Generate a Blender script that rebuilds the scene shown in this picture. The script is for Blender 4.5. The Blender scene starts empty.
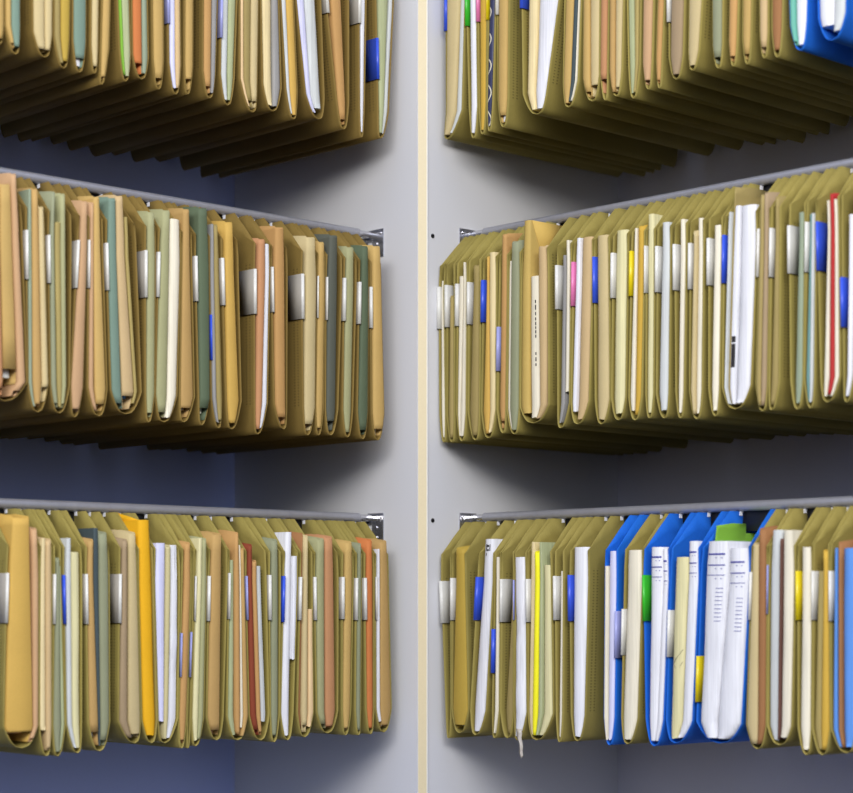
import bpy, math, random
from mathutils import Vector
random.seed(7)
SC = bpy.context.scene
COL = SC.collection

# ------------------------------------------------------------------ camera numbers (metres)
F_PX, HOR = 2012.4, 604.0
DIST, OFF, YAW = 2.6732, 0.0747, -0.0250
H = 0.0047                     # half width of the corner post, per axis
CAM_Z = 1.25
DEPTH = 0.3879                 # panel depth of each run
V_RAIL, V_F = 0.0880, 0.0217
V_CH = 0.0940                  # the dark channel under the rail
S2 = 2 ** -.5
CY, SY = math.cos(YAW), math.sin(YAW)
Z_RAIL = {'t': 0.8925, 'm': 0.5077, 'b': 0.1231}    # rail top, above eye height
Z_TIP = {'t': 0.6205, 'm': 0.2203, 'b': -0.1702}   # file bottoms


def cam_rg(lx, v, bay):
    # lateral / forward distance from the lens of a point of a run
    x, y = (-H - v, -H + lx) if bay == 'L' else (H + lx, H + v)
    r, g = (x + y) * S2 - OFF, (-x + y) * S2 + DIST
    return r * CY - g * SY, r * SY + g * CY


def lx_of(px, v, bay):
    a, b = (-1.6, .4) if bay == 'L' else (-.4, 1.6)
    for _ in range(46):
        m = (a + b) / 2
        r, g = cam_rg(m, v, bay)
        if 426.5 + F_PX * r / g < px: a = m
        else: b = m
    return a


def z_of(px, y, v, bay):
    r, g = cam_rg(lx_of(px, v, bay), v, bay)
    return CAM_Z + (HOR - y) * g / F_PX

# ------------------------------------------------------------------ materials
def lin(c):
    return tuple(((x / 255) / 12.92 if x <= 10 else (((x / 255) + .055) / 1.055) ** 2.4) for x in c) + (1,)


class NT:
    def __init__(s, name):
        s.m = bpy.data.materials.new(name); s.m.use_nodes = True
        s.t = s.m.node_tree; s.b = s.t.nodes['Principled BSDF']
    def n(s, typ, **kw):
        nd = s.t.nodes.new(typ)
        for k, v in kw.items():
            if k in nd.inputs: nd.inputs[k].default_value = v
            else: setattr(nd, k, v)
        return nd
    def l(s, a, b): s.t.links.new(a, b)
    def math(s, op, a, b=None):
        nd = s.n('ShaderNodeMath', operation=op)
        for i, q in enumerate((a, b)):
            if q is None: continue
            if isinstance(q, (int, float)): nd.inputs[i].default_value = q
            else: s.l(q, nd.inputs[i])
        return nd.outputs[0]
    def mul(s, color, fac):          # colour x scalar
        nd = s.n('ShaderNodeVectorMath', operation='SCALE')
        s.l(color, nd.inputs[0]); s.l(fac, nd.inputs['Scale'])
        return nd.outputs[0]


MATS = {}
GAIN = 1.0


def card(key, rgb, rough=.75, var=.10, streak=False, slots=None, fleck=.10, spec=.25):
    """card / paper: fine fibre grain, slow blotches and a small tint of its own per piece"""
    if key in MATS: return MATS[key]
    t = NT(key)
    tc = t.n('ShaderNodeTexCoord')
    oi = t.n('ShaderNodeObjectInfo')
    mp = t.n('ShaderNodeMapping')
    t.l(tc.outputs['Object'], mp.inputs['Vector'])
    add = t.n('ShaderNodeVectorMath', operation='ADD')
    t.l(mp.outputs[0], add.inputs[0]); t.l(oi.outputs['Random'], add.inputs[1])
    if streak: mp.inputs['Scale'].default_value = (1, 1, .02)
    n1 = t.n('ShaderNodeTexNoise', Scale=520. if streak else 420., Detail=2.)
    t.l(add.outputs[0], n1.inputs['Vector'])
    n2 = t.n('ShaderNodeTexNoise', Scale=14., Detail=3.)
    t.l(tc.outputs['Object'], n2.inputs['Vector'])
    a = t.math('MULTIPLY', t.math('SUBTRACT', n1.outputs[0], .5), (.26 if streak else fleck) * 2)
    b = t.math('MULTIPLY', t.math('SUBTRACT', n2.outputs[0], .5), .22)
    c = t.math('MULTIPLY', t.math('SUBTRACT', oi.outputs['Random'], .5), var * 2)
    f = t.math('ADD', t.math('ADD', a, b), t.math('ADD', c, 1.0))
    if slots:
        sp = t.n('ShaderNodeSeparateXYZ'); t.l(tc.outputs['Object'], sp.inputs[0])
        def band(o, lo, hi):
            return t.math('MULTIPLY', t.math('GREATER_THAN', o, lo), t.math('LESS_THAN', o, hi))
        per = t.math('LESS_THAN', t.math('FRACT', t.math('MULTIPLY', sp.outputs[2], slots)), .5)
        cols = t.math('ADD', band(sp.outputs[1], .0085, .0115), band(sp.outputs[1], .0155, .0185))
        zz = band(sp.outputs[2], .035, .215)
        k = t.math('MULTIPLY', t.math('MULTIPLY', per, cols), zz)
        f = t.math('MULTIPLY', f, t.math('SUBTRACT', 1.0, t.math('MULTIPLY', k, .42)))
    rgbn = t.n('ShaderNodeRGB'); rgbn.outputs[0].default_value = lin(rgb)
    t.l(t.mul(rgbn.outputs[0], f), t.b.inputs['Base Color'])
    t.b.inputs['Roughness'].default_value = rough
    t.b.inputs['Specular IOR Level'].default_value = spec
    bp = t.n('ShaderNodeBump', Strength=.12, Distance=.001)
    t.l(n1.outputs[0], bp.inputs['Height']); t.l(bp.outputs[0], t.b.inputs['Normal'])
    MATS[key] = t.m
    return t.m


def plain(key, rgb, rough=.5, metal=0., spec=.5, noise=.05, scale=60., bump=0.):
    if key in MATS: return MATS[key]
    t = NT(key)
    tc = t.n('ShaderNodeTexCoord'); n = t.n('ShaderNodeTexNoise', Scale=scale, Detail=3.)
    t.l(tc.outputs['Object'], n.inputs['Vector'])
    f = t.math('ADD', t.math('MULTIPLY', t.math('SUBTRACT', n.outputs[0], .5), noise * 2), 1.)
    rgbn = t.n('ShaderNodeRGB'); rgbn.outputs[0].default_value = lin(rgb)
    t.l(t.mul(rgbn.outputs[0], f), t.b.inputs['Base Color'])
    t.b.inputs['Roughness'].default_value = rough
    t.b.inputs['Metallic'].default_value = metal
    t.b.inputs['Specular IOR Level'].default_value = spec
    if bump:
        bp = t.n('ShaderNodeBump', Strength=bump, Distance=.001)
        t.l(n.outputs[0], bp.inputs['Height']); t.l(bp.outputs[0], t.b.inputs['Normal'])
    MATS[key] = t.m
    return t.m


def navy_pattern():
    if 'navy_pattern' in MATS: return MATS['navy_pattern']
    t = NT('navy_pattern')
    tc = t.n('ShaderNodeTexCoord'); sp = t.n('ShaderNodeSeparateXYZ'); t.l(tc.outputs['Object'], sp.inputs[0])
    s = t.math('MULTIPLY', t.math('SINE', t.math('MULTIPLY', sp.outputs[2], 180.)), .0042)
    d = t.math('ABSOLUTE', t.math('SUBTRACT', t.math('ADD', sp.outputs[0], sp.outputs[1]), s))
    k = t.math('LESS_THAN', d, .0010)
    mx = t.n('ShaderNodeMix', data_type='RGBA')
    t.l(k, mx.inputs[0]); mx.inputs[6].default_value = lin((48, 52, 84)); mx.inputs[7].default_value = lin((220, 214, 190))
    t.l(mx.outputs[2], t.b.inputs['Base Color'])
    MATS['navy_pattern'] = t.m
    return t.m


# colour key -> (rgb, word used in labels)
PAL = {
    'tan': ((216, 178, 104), 'tan'), 'cream': ((226, 207, 156), 'cream'), 'kraft': ((205, 163, 98), 'kraft-brown'),
    'pink': ((218, 172, 132), 'pinkish'), 'orange': ((226, 120, 62), 'orange'), 'lorange': ((216, 162, 98), 'light orange'),
    'salmon': ((212, 146, 104), 'salmon'), 'teal': ((112, 152, 146), 'teal'), 'dgreen': ((74, 100, 82), 'dark green'),
    'slate': ((72, 84, 86), 'slate-grey'), 'pgreen': ((174, 180, 136), 'pale green'), 'ggreen': ((146, 158, 132), 'grey-green'),
    'olive': ((170, 152, 92), 'olive-tan'), 'yellow': ((236, 178, 30), 'bright yellow'), 'buttery': ((228, 182, 84), 'yellow'),
    'mustard': ((205, 172, 62), 'mustard'), 'neon': ((244, 236, 40), 'neon yellow'), 'white': ((230, 230, 233), 'white'),
    'lilac': ((214, 214, 240), 'pale lilac'), 'grey': ((152, 150, 146), 'grey'), 'lgrey': ((205, 208, 204), 'pale grey'),
    'peach': ((232, 200, 150), 'peach'), 'brown': ((164, 106, 66), 'brown'), 'red': ((140, 46, 30), 'dark red'),
    'lred': ((172, 48, 46), 'red'), 'ycream': ((220, 212, 162), 'yellowish cream'), 'iv': ((232, 224, 200), 'ivory'),
    'blue': ((96, 148, 220), 'light blue'), 'taupe': ((176, 152, 124), 'taupe'), 'green': ((128, 180, 60), 'leaf-green'),
    'tealgr': ((110, 180, 160), 'sea-green'), 'navy': ((48, 52, 84), 'navy patterned'), 'maroon': ((86, 50, 52), 'maroon'),
}
TAB = {'w': ((238, 236, 226), 'white'), 'b': ((58, 92, 226), 'blue'), 'l': ((168, 172, 226), 'lilac'),
       'p': ((240, 130, 184), 'pink'), 'y': ((246, 220, 20), 'yellow'), 'g': ((60, 196, 44), 'green')}
for k in TAB:
    plain('tab_' + k, tuple(q * .93 for q in TAB[k][0]), rough=.35, noise=.16 if k == 'w' else .06, scale=420.)
    plain('tab_side_L' + k, tuple(q * (.74, .72, .70)[i] for i, q in enumerate(TAB[k][0])), rough=.4, noise=.05, scale=240.)  # tab colour darkened for the shade between files, left run
    plain('tab_side_R' + k, tuple(q * .86 for q in TAB[k][0]), rough=.4, noise=.08, scale=300.)  # same painted-in shade, weaker on the right run
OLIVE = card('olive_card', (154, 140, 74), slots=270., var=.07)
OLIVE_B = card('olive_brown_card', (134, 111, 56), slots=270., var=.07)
BLUEC = card('blue_card', (28, 104, 206), var=.05)
HOOK = plain('hook_plastic', (235, 236, 240), rough=.25)
STEEL = plain('galvanised_steel', (158, 158, 164), rough=.36, metal=.4, noise=.12, scale=90.)
CHROME = plain('bracket_steel', (205, 205, 210), rough=.22, metal=.9)
BLACK = plain('black_channel', (10, 10, 16), rough=.45)
INK = plain('blue_print', (50, 52, 150), rough=.6)
INKB = plain('black_print', (34, 30, 34), rough=.6)


def docmat(kind, c):
    if c == 'navy': return navy_pattern()
    rgb = PAL[c][0]
    if kind != 'P' and c not in ('neon', 'yellow', 'blue', 'green', 'lred', 'tealgr'):
        rgb = tuple(lerp(q, t, .24) * .93 for q, t in zip(rgb, (182, 158, 102)))  # mutes the colour and mixes in warm olive bounce light
    if kind == 'P': return card('paper_' + c, rgb, streak=True, var=.03, rough=.7)
    if kind == 'E': return card('envelope_' + c, rgb, var=.03, fleck=.05)
    return card('card_' + c, rgb, var=.06, fleck=.05)

# ------------------------------------------------------------------ object helpers
def mesh_obj(name, verts, faces, mats, parent=None, midx=None, smooth=True, angle=.7, solid=0., loc=None):
    me = bpy.data.meshes.new(name)
    me.from_pydata(verts, [], faces)
    for m in (mats if isinstance(mats, (list, tuple)) else [mats]): me.materials.append(m)
    if midx: me.polygons.foreach_set('material_index', midx)
    if smooth:
        me.polygons.foreach_set('use_smooth', [True] * len(me.polygons))
        me.set_sharp_from_angle(angle=angle)
    me.update()
    o = bpy.data.objects.new(name, me)
    COL.objects.link(o)
    if parent: o.parent = parent
    if loc: o.location = loc
    if solid:
        md = o.modifiers.new('thickness', 'SOLIDIFY'); md.thickness = solid; md.offset = 0
    return o


def thing(name, label, cat, loc, rot=0., group=None):
    o = bpy.data.objects.new(name, None)
    o.empty_display_size = .02
    COL.objects.link(o)
    o.location = loc; o.rotation_euler = (0, 0, rot)
    o['label'] = label; o['category'] = cat
    if group: o['group'] = group
    return o


def props(name, label, cat, loc, rot=0., group=None):
    return dict(name=name, label=label, cat=cat, loc=loc, rot=rot, group=group)


def place(mesh_args, o, **k):
    """a part under its thing, or - when o is only a description - the thing itself"""
    if isinstance(o, dict):
        q = mesh_obj(o['name'], *mesh_args[1:], None, **k)
        q.location = o['loc']; q.rotation_euler = (0, 0, o['rot'])
        q['label'] = o['label']; q['category'] = o['cat']; q['group'] = o['group']
        return q
    return mesh_obj(*mesh_args, o, **k)


class MB:
    """collects simple shapes into one mesh"""
    def __init__(s): s.v = []; s.f = []; s.m = []
    def box(s, x0, x1, y0, y1, z0, z1, m=0):
        b = len(s.v)
        s.v += [(x, y, z) for z in (z0, z1) for x, y in ((x0, y0), (x1, y0), (x1, y1), (x0, y1))]
        s.f += [tuple(b + i for i in q) for q in ((3, 2, 1, 0), (4, 5, 6, 7), (0, 1, 5, 4), (1, 2, 6, 5), (2, 3, 7, 6), (3, 0, 4, 7))]
        s.m += [m] * 6
    def quad(s, p, m=0):
        b = len(s.v); s.v += p; s.f.append((b, b + 1, b + 2, b + 3)); s.m.append(m)
    def tube(s, axis, c, r, a0, a1, seg=16, m=0):
        b = len(s.v)
        for a in (a0, a1):
            for i in range(seg):
                t = 2 * math.pi * i / seg
                p, q = c[0] + r * math.cos(t), c[1] + r * math.sin(t)
                s.v.append((a, p, q) if axis == 'x' else (p, a, q) if axis == 'y' else (p, q, a))
        for i in range(seg):
            j = (i + 1) % seg
            s.f.append((b + i, b + j, b + seg + j, b + seg + i)); s.m.append(m)
        s.f.append(tuple(b + i for i in range(seg))[::-1]); s.f.append(tuple(b + seg + i for i in range(seg))); s.m += [m, m]
    def build(s, name, mats, parent=None, **k):
        return mesh_obj(name, s.v, s.f, mats, parent, s.m, **k)


def bevel(o, w, seg=2):
    md = o.modifiers.new('bevel', 'BEVEL'); md.width = w; md.segments = seg; md.limit_method = 'ANGLE'
    return o

# ------------------------------------------------------------------ row data, measured left to right
# file: (tip_x, tip_y, tab, docs, colour);  tab: (colour, x0, x1, y0, y1)
# doc:  (kind, colour, upper x0, x1, lower x0, x1, top y, bottom y or None, extras)
def D(k, c, a, b, e, f, yt, yb=None, **x): return (k, c, a, b, e, f, yt, yb, x)
def T(c, a, b, y0, y1, leaf='l'): return (c, a, b, y0, y1, leaf)


ROWS = {}
ROWS['L', 'm'] = [
    (5, 401, None, [D('F', 'salmon', -8, -1, -5, 2.5, 184, 388), D('F', 'tan', 0.5, 12, 4, 17, 185, 369), D('F', 'pink', 12.8, 18.5, 18, 25, 175, 391)], 0),
    (38, 412, T('w', 23, 28, 230, 279), [D('P', 'ggreen', 28.5, 32, 29, 32.5, 189), D('F', 'kraft', 32.2, 38.3, 33.3, 41, 190, 404), D('F', 'cream', 38.8, 43.5, 42, 47.6, 208, 387)], 0),
    (59.5, 413, T('w', 45.5, 50, 235, 283), [D('F', 'ggreen', 50.6, 54, 51.6, 56.4, 193, 403), D('P', 'olive', 54.3, 60, 56.6, 61.4, 222, None), D('F', 'pgreen', 60.3, 65.3, 61.8, 66.3, 195, 404)], 0),
    (75, 417, T('w', 72, 79.5, 240, 288), [D('F', 'pink', 80.2, 86.4, 71.5, 82.4, 202, 409)], 0),
    (99, 416, T('w', 85.8, 90.2, 240, 288), [D('F', 'pink', 90.4, 93, 89, 93, 204, 410), D('F', 'tan', 93.4, 100.2, 95, 105.5, 198, 404)], 0),
    (126, 414, T('w', 103.5, 108, 243, 290), [D('F', 'teal', 108.3, 116.2, 112, 121, 199, 403), D('F', 'peach', 116.6, 124.3, 122.5, 133.6, 197, 396), D('P', 'olive', 125.2, 128.5, 134, 137, 217, 404)], 0),
    (149, 422, T('w', 137, 147, 250, 297), [D('F', 'pgreen', 148, 155, 147, 154.6, 213, 413)], 0),
    (164, 422, T('w', 155.5, 160, 252, 297), [D('F', 'pgreen', 161, 169, 156, 166, 211, 412), D('P', 'iv', 170, 181, 167, 176.5, 219, 421)], 0),
    (184, 422, None, [D('F', 'kraft', 182, 189.5, 181, 193, 210, 408)], 0),
    (202, 425, T('w', 192.5, 197, 256, 301), [D('F', 'dgreen', 198, 208, 200, 209, 209, 408)], 0),
    (219, 428, T('b', 209, 214.5, 315, 360), [D('P', 'grey', 210.5, 213.5, 212.5, 216, 224), D('F', 'olive', 214, 218, 216.5, 221.5, 226, 420)], 0),
    (232, 429, T('w', 218.8, 223.5, 258, 305), [D('F', 'buttery', 225, 233, 227.5, 238, 223, 423)], 0),
    (258, 434, T('w', 239, 256, 268, 313), [D('F', 'salmon', 258, 264.6, 256, 261.5, 240, 429), D('P', 'white', 265.2, 269.6, 262, 267, 244, 429)], 0),
    (284, 429, T('w', 269.8, 273, 267, 312), [D('F', 'lorange', 274.6, 283.6, 275.4, 284.4, 228, 417)], 0),
    (308, 435, T('w', 288, 303.5, 273, 318), [D('F', 'cream', 306, 316, 304.6, 314.6, 238, 424)], 0),
    (319, 435, T('w', 316.4, 318.2, 276, 318), [D('F', 'tan', 319, 325, 316.4, 323, 243, 428)], 0),
    (331, 435, T('w', 325, 327.4, 277, 320), [D('F', 'slate', 328.4, 336.6, 326.6, 334.8, 236, 421)], 0),
    (348, 437, T('w', 342.4, 345.8, 278, 321), [D('F', 'pgreen', 346.6, 353.6, 344, 351, 248, 432)], 0),
    (363, 439, T('w', 357, 361, 282, 324), [D('F', 'dgreen', 362, 368, 358.6, 367.4, 247, 430)], 0),
    (378, 440, T('w', 368.8, 372.2, 287, 328), [D('F', 'tan', 373, 380.6, 373, 383.6, 247, 429)], 0),
]
ROWS['R', 'm'] = [
    (443.5, 442, T('w', 437.4, 440.6, 287, 329), [D('P', 'iv', 440.9, 442.8, 440.8, 444.4, 281)], 0),
    (451.5, 442, T('w', 445, 450.5, 285, 327), [D('F', 'olive', 450.8, 453, 449, 453.4, 297)], 0),
    (461.5, 441, T('w', 455.4, 459, 284, 326), [D('P', 'iv', 459.4, 463.4, 458, 460.6, 276), D('P', 'iv', 464, 466, 461, 465, 262)], 0),
    (475, 440, T('w', 467, 474, 282, 324), [D('F', 'olive', 474.4, 479, 471, 478.4, 266)], 0),
    (488, 438, T('b', 481.4, 487, 280, 322), [D('F', 'buttery', 487.4, 489, 483.6, 490, 258), D('P', 'cream', 489.4, 495.4, 490.4, 495, 252)], 0),
    (502.5, 433, T('l', 496, 500.6, 327, 371), [D('F', 'lorange', 502, 508, 500.6, 507, 235, 421)], 0),
    (514, 434, None, [D('P', 'iv', 509, 511.2, 507.6, 510.4, 261), D('F', 'ggreen', 512, 519.4, 510.8, 518.6, 242, 432)], 0),
    (533, 423, None, [D('E', 'mustardenv', 521, 529, 518.6, 528.6, 217, 414, flap=1), D('P', 'iv', 529.6, 538.6, 530, 540, 276, None, text=1), D('F', 'peach', 539, 546.4, 540.4, 546.4, 247, 419)], 0),
    (560, 428, T('w', 555.4, 563, 265, 309), [D('P', 'grey', 563.4, 566.6, 561, 565, 255), D('P', 'iv', 567, 570, 565.6, 568.4, 240, 392)], 0),
    (577, 424, T('p', 571.4, 575.8, 262, 306), [D('P', 'white', 576.2, 580, 572.6, 576.6, 238, 412), D('E', 'peach', 580.6, 591.6, 577, 588, 237, 421)], 0),
    (601, 424, T('b', 592.4, 596, 257, 303), [D('E', 'cream', 596.4, 608, 596.4, 609, 235, 421)], 0),
    (618, 420, T('w', 611, 614.6, 253, 298), [D('P', 'ycream', 615, 626.6, 612.6, 624.6, 230, 414)], 0),
    (634.5, 420, T('y', 629.6, 634.4, 251, 296), [D('P', 'iv', 634.8, 637.4, 630.6, 635, 228, 411), D('F', 'yellowf', 637.8, 643.4, 635.4, 640.6, 227)], 0),
    (649, 418, T('w', 644.2, 646.6, 246, 293), [D('P', 'ycream', 647, 653.4, 646.4, 652.6, 214)], 0),
    (664, 418, T('w', 655.4, 662, 246, 292), [D('P', 'lgrey', 662.4, 669.6, 659, 667.8, 222, 411)], 0),
    (680, 418, T('w', 673, 680, 244, 290), [D('P', 'iv', 681, 685.4, 679, 683, 219)], 0),
    (696.5, 419, T('w', 688.4, 694.4, 243, 289), [D('F', 'cream', 695, 697.6, 692, 695.4, 232), D('P', 'iv', 698, 702.6, 696, 701, 218)], 0),
    (715, 416, T('w', 707, 713.6, 238, 285), [D('P', 'iv', 714.4, 721, 711.6, 718.4, 225)], 0),
    (735, 409, T('b', 721.8, 728, 235, 283), [D('P', 'lgrey', 728.6, 731, 725, 727, 212), D('F', 'olive', 731.2, 732.2, 727.2, 728.2, 190, 400), D('P', 'white', 732.6, 738, 728.6, 734, 206, None, bars=1), D('P', 'white', 738.6, 755.6, 734.4, 750, 205, None)], 0),
    (762, 411, T('w', 757.4, 760, 229, 277), [D('F', 'olive', 760.6, 764.6, 756.6, 761.6, 196), D('F', 'taupe', 765, 768.6, 762, 766.4, 194)], 0),
    (771, 410, T('w', 769.4, 775, 228, 277), [D('F', 'olive', 775.4, 779, 771.4, 778, 198)], 0),
    (797, 409, T('w', 787.6, 798.6, 225, 273), [D('P', 'ggreen', 799, 804, 795, 802, 212)], 0),
    (810, 408, T('w', 805, 809.4, 222, 272), [D('P', 'teal', 810, 812, 806, 810, 214), D('P', 'lgrey', 812.4, 815, 810.4, 813.4, 213)], 0),
    (827, 402, T('b', 815.8, 828.6, 221, 270), [D('P', 'iv', 829, 831, 825, 829.6, 200), D('F', 'lred', 831.4, 834.6, 830, 834.4, 195, 394), D('P', 'iv', 835, 838, 834.8, 839, 199)], 0),
    (846, 402, T('b', 840, 849, 277, 327), [D('P', 'white', 850, 854, 848, 853, 214)], 0),
]
ROWS['L', 'b'] = [
    (22, 748, T('w', 1, 8.4, 573, 623), [D('F', 'buttery', 10, 30, 5, 33, 518, 732), D('F', 'pink', 33.4, 39, 33.8, 38.6, 530, 738)], 0),
    (47, 756, None, [D('P', 'cream', 40, 44.4, 40, 45.4, 538, 731), D('F', 'peach', 45.6, 51.4, 46.4, 51.8, 541, 748)], 0),
    (58, 756, T('w', 52, 56, 574, 624), [D('F', 'ggreen', 56.4, 59, 53.4, 60.6, 560, 752), D('P', 'pgreen', 59.2, 60.4, 61, 64.6, 566)], 0),
    (78, 753, T('b', 61, 65, 575, 624), [D('P', 'lgrey', 65.6, 70.6, 67, 71.4, 538), D('P', 'ycream', 71, 80.4, 71.8, 80.4, 552, 748)], 0),
    (100, 751, T('w', 82.6, 87.6, 574, 624), [D('F', 'kraft', 88, 93, 89.6, 98, 541, 732), D('P', 'slate', 93.4, 99, 98.4, 100.6, 528), D('F', 'ggreen', 99.6, 108, 101, 108.8, 534, 740)], 0),
    (135, 743, T('w', 110, 121.6, 574, 623), [D('F', 'taupe', 122.4, 127.6, 119.6, 127, 541, 738), D('F', 'cream', 129.6, 138, 128.6, 140, 534, 734)], 0),
    (152, 743, None, [D('E', 'yellow', 139.4, 153, 144, 158, 520, 736, peak=1)], 0),
    (165, 743, None, [D('P', 'lilac', 154.6, 165, 159, 163.4, 543, 722), D('F', 'ycream', 165.6, 170, 163.8, 167.6, 547, 741), D('P', 'white', 171, 179, 168.2, 177.4, 545, 739, crumple=1)], 0),
    (182, 748, T('l', 178.6, 181, 633, 677), [D('F', 'lorange', 185, 191, 179.6, 186, 544, 740)], 0),
    (187.4, 748, T('l', 187.6, 192.6, 632, 677), [], 0),
    (196, 746, T('w', 192.4, 196.4, 576, 621), [D('P', 'ycream', 197, 201.4, 192.4, 198, 538, 741), D('F', 'pgreen', 201.8, 206, 198.4, 203, 540, 739)], 0),
    (217, 740, T('w', 206.4, 210.4, 576, 621), [D('F', 'kraft', 211, 220.4, 208, 219, 535, 730)], 0),
    (238, 740, T('w', 228, 230.4, 573, 619), [D('P', 'pgreen', 230.8, 234.4, 228.4, 234.6, 560), D('F', 'lorange', 235, 239, 235.4, 239.6, 534, 734), D('P', 'iv', 239.4, 240.4, 240.2, 242.6, 545, 728), D('F', 'kraft', 240.8, 243.6, 243.2, 247.6, 550, 736)], 0),
    (261, 740, T('l', 244.4, 247.4, 576, 620), [D('F', 'red', 247.8, 251.4, 250.4, 255.6, 546, 730), D('F', 'lorange', 252, 256, 256.2, 260, 562, 732), D('P', 'lgrey', 256.6, 261, 260.6, 266, 566, 722)], 0),
    (274.5, 742, T('w', 267, 271, 575, 620), [D('F', 'ggreen', 272, 278, 271.6, 278, 541, 735)], 0),
    (288, 740, T('b', 281.2, 285.2, 576, 622), [D('P', 'white', 285.5, 292, 281.6, 290.6, 532, 737), D('P', 'white', 292.6, 297, 291, 292.6, 556, 660)], 0),
    (305, 737, T('w', 298.4, 302, 577, 620), [D('F', 'brown', 302.3, 303.6, 298.6, 302, 535, 728), D('F', 'cream', 304, 308, 302.6, 307.6, 537, 725), D('P', 'peach', 308.4, 311.6, 308, 313, 609, 727)], 0),
    (328, 733, T('w', 313, 316, 577, 620), [D('F', 'pgreen', 316.6, 323.6, 318, 324, 540, 724), D('F', 'salmon', 325, 333, 325.4, 334.6, 538, 726)], 0),
    (346, 735, T('w', 339, 344, 577, 619), [D('F', 'tan', 345.4, 352, 343.4, 350, 543, 728)], 0),
    (359, 735, T('w', 354, 358, 578, 620), [D('F', 'ggreen', 358.2, 361, 356.6, 360.4, 545, 730)], 0),
    (371, 734, T('w', 362, 366.4, 578, 620), [D('F', 'orange', 367.2, 372.6, 367.4, 373, 541, 728)], 0),
    (384, 732, T('w', 375, 377, 577, 620), [D('P', 'white', 377.4, 379.6, 377, 380, 549, 722), D('F', 'kraft', 380.6, 388, 380.8, 391, 542, 725)], 0),
]
ROWS['R', 'b'] = [
    (448, 738, T('w', 439.6, 449, 581, 623), [], 0),
    (459, 733, T('w', 450, 455, 578, 620), [D('F', 'mustard', 456, 464.6, 453, 467.6, 549, 725)], 0),
    (475, 735, T('b', 476, 481, 577, 620), [D('P', 'white', 481.6, 492, 472.6, 485, 539, 733, note=1)], 0),
    (494, 738, T('b', 490.6, 496.4, 629, 673), [D('P', 'iv', 497.2, 499.4, 495.8, 499, 557)], 0),
    (507, 738, T('w', 499.8, 511.6, 579, 622), [D('F', 'olive', 511.8, 513, 504, 512.4, 553)], 0),
    (517, 740, T('l', 512.4, 514.4, 580, 620), [D('P', 'white', 515, 525, 515.6, 526.6, 557, 738, crumple=1, plastic=1)], 0),
    (536, 740, T('w', 525.6, 529.4, 579, 622), [D('P', 'cream', 530.4, 534.4, 528.4, 532.4, 542), D('F', 'neon', 535.4, 539.4, 533, 537.6, 553), D('P', 'pgreen', 540.2, 543, 538.2, 542.4, 542), D('P', 'ycream', 543.6, 550.4, 543, 552, 565)], 0),
    (559, 742, T('w', 553.4, 560, 576, 620), [D('P', 'iv', 560.6, 562.4, 559, 561.6, 571)], 0),
    (577, 741, T('b', 568, 572, 575, 621), [D('P', 'white', 572.4, 587.6, 572.6, 584, 547, 737)], 0),
    (609, 745, T('l', 613.6, 618, 611, 658, 'r'), [D('P', 'iv', 605.6, 608.4, 604.6, 607.6, 566), D('P', 'lilac', 608.8, 616, 608, 614, 551)], 1),
    (627, 744, T('w', 620.6, 625.4, 609, 655), [D('P', 'iv', 626.4, 641.6, 622, 637, 550, 742)], 0),
    (654, 746, T('g', 642, 649.6, 575, 621), [D('P', 'white', 650.4, 663.6, 649.6, 657.6, 547, None, rule=(557, 567, 577)), D('P', 'white', 664, 668.4, 658, 662.8, 549, None, rule=(561, 571, 581))], 1),
    (675, 743, T('w', 664.6, 672, 610, 657), [D('P', 'ycream', 675, 687.6, 671, 681.6, 557, 739, scrib=1), D('P', 'white', 688.2, 698, 682, 691.6, 541, None, rule=(552, 563, 573))], 1),
    (719, 743, T('y', 695, 703, 656, 702), [D('F', 'green', 705.6, 707, 700.6, 701.8, 528, 734), D('P', 'white', 708, 730, 702.6, 718, 541, 738, rule=(554, 565, 575), lines=588, out=.006), D('P', 'white', 730.8, 749.4, 718.2, 740.6, 548, 748, rule=(562, 573, 583), lines=598, out=.006)], 1),
    (757, 749, T('w', 749.6, 752.6, 572, 620), [D('F', 'cream', 753, 759.8, 747.6, 758.6, 545), D('F', 'brown', 760.4, 767.6, 759.2, 766, 530)], 0),
    (779, 745, T('l', 764, 768.2, 565, 614), [D('P', 'lgrey', 769, 780.6, 768, 778.6, 530, 742), D('F', 'maroon', 781, 782.6, 779.2, 781, 541), D('P', 'iv', 783.4, 793.6, 781.6, 790.6, 530, 738)], 0),
    (806, 755, T('y', 796, 801, 571, 620), [D('P', 'iv', 801.6, 811, 800, 811, 547)], 0),
    (822, 755, T('w', 811.6, 817, 571, 620), [D('P', 'olive', 817.6, 823.6, 813.6, 821, 571), D('F', 'yellowf', 824, 828, 821.6, 829, 552)], 0),
    (846, 753, T('w', 828.4, 834.6, 571, 621), [D('P', 'blue', 835.4, 838, 834, 838, 548), D('F', 'brown', 839.4, 841.8, 839.6, 842.2, 544), D('P', 'blue', 842, 856, 842.6, 855, 548)], 0),
]
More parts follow.
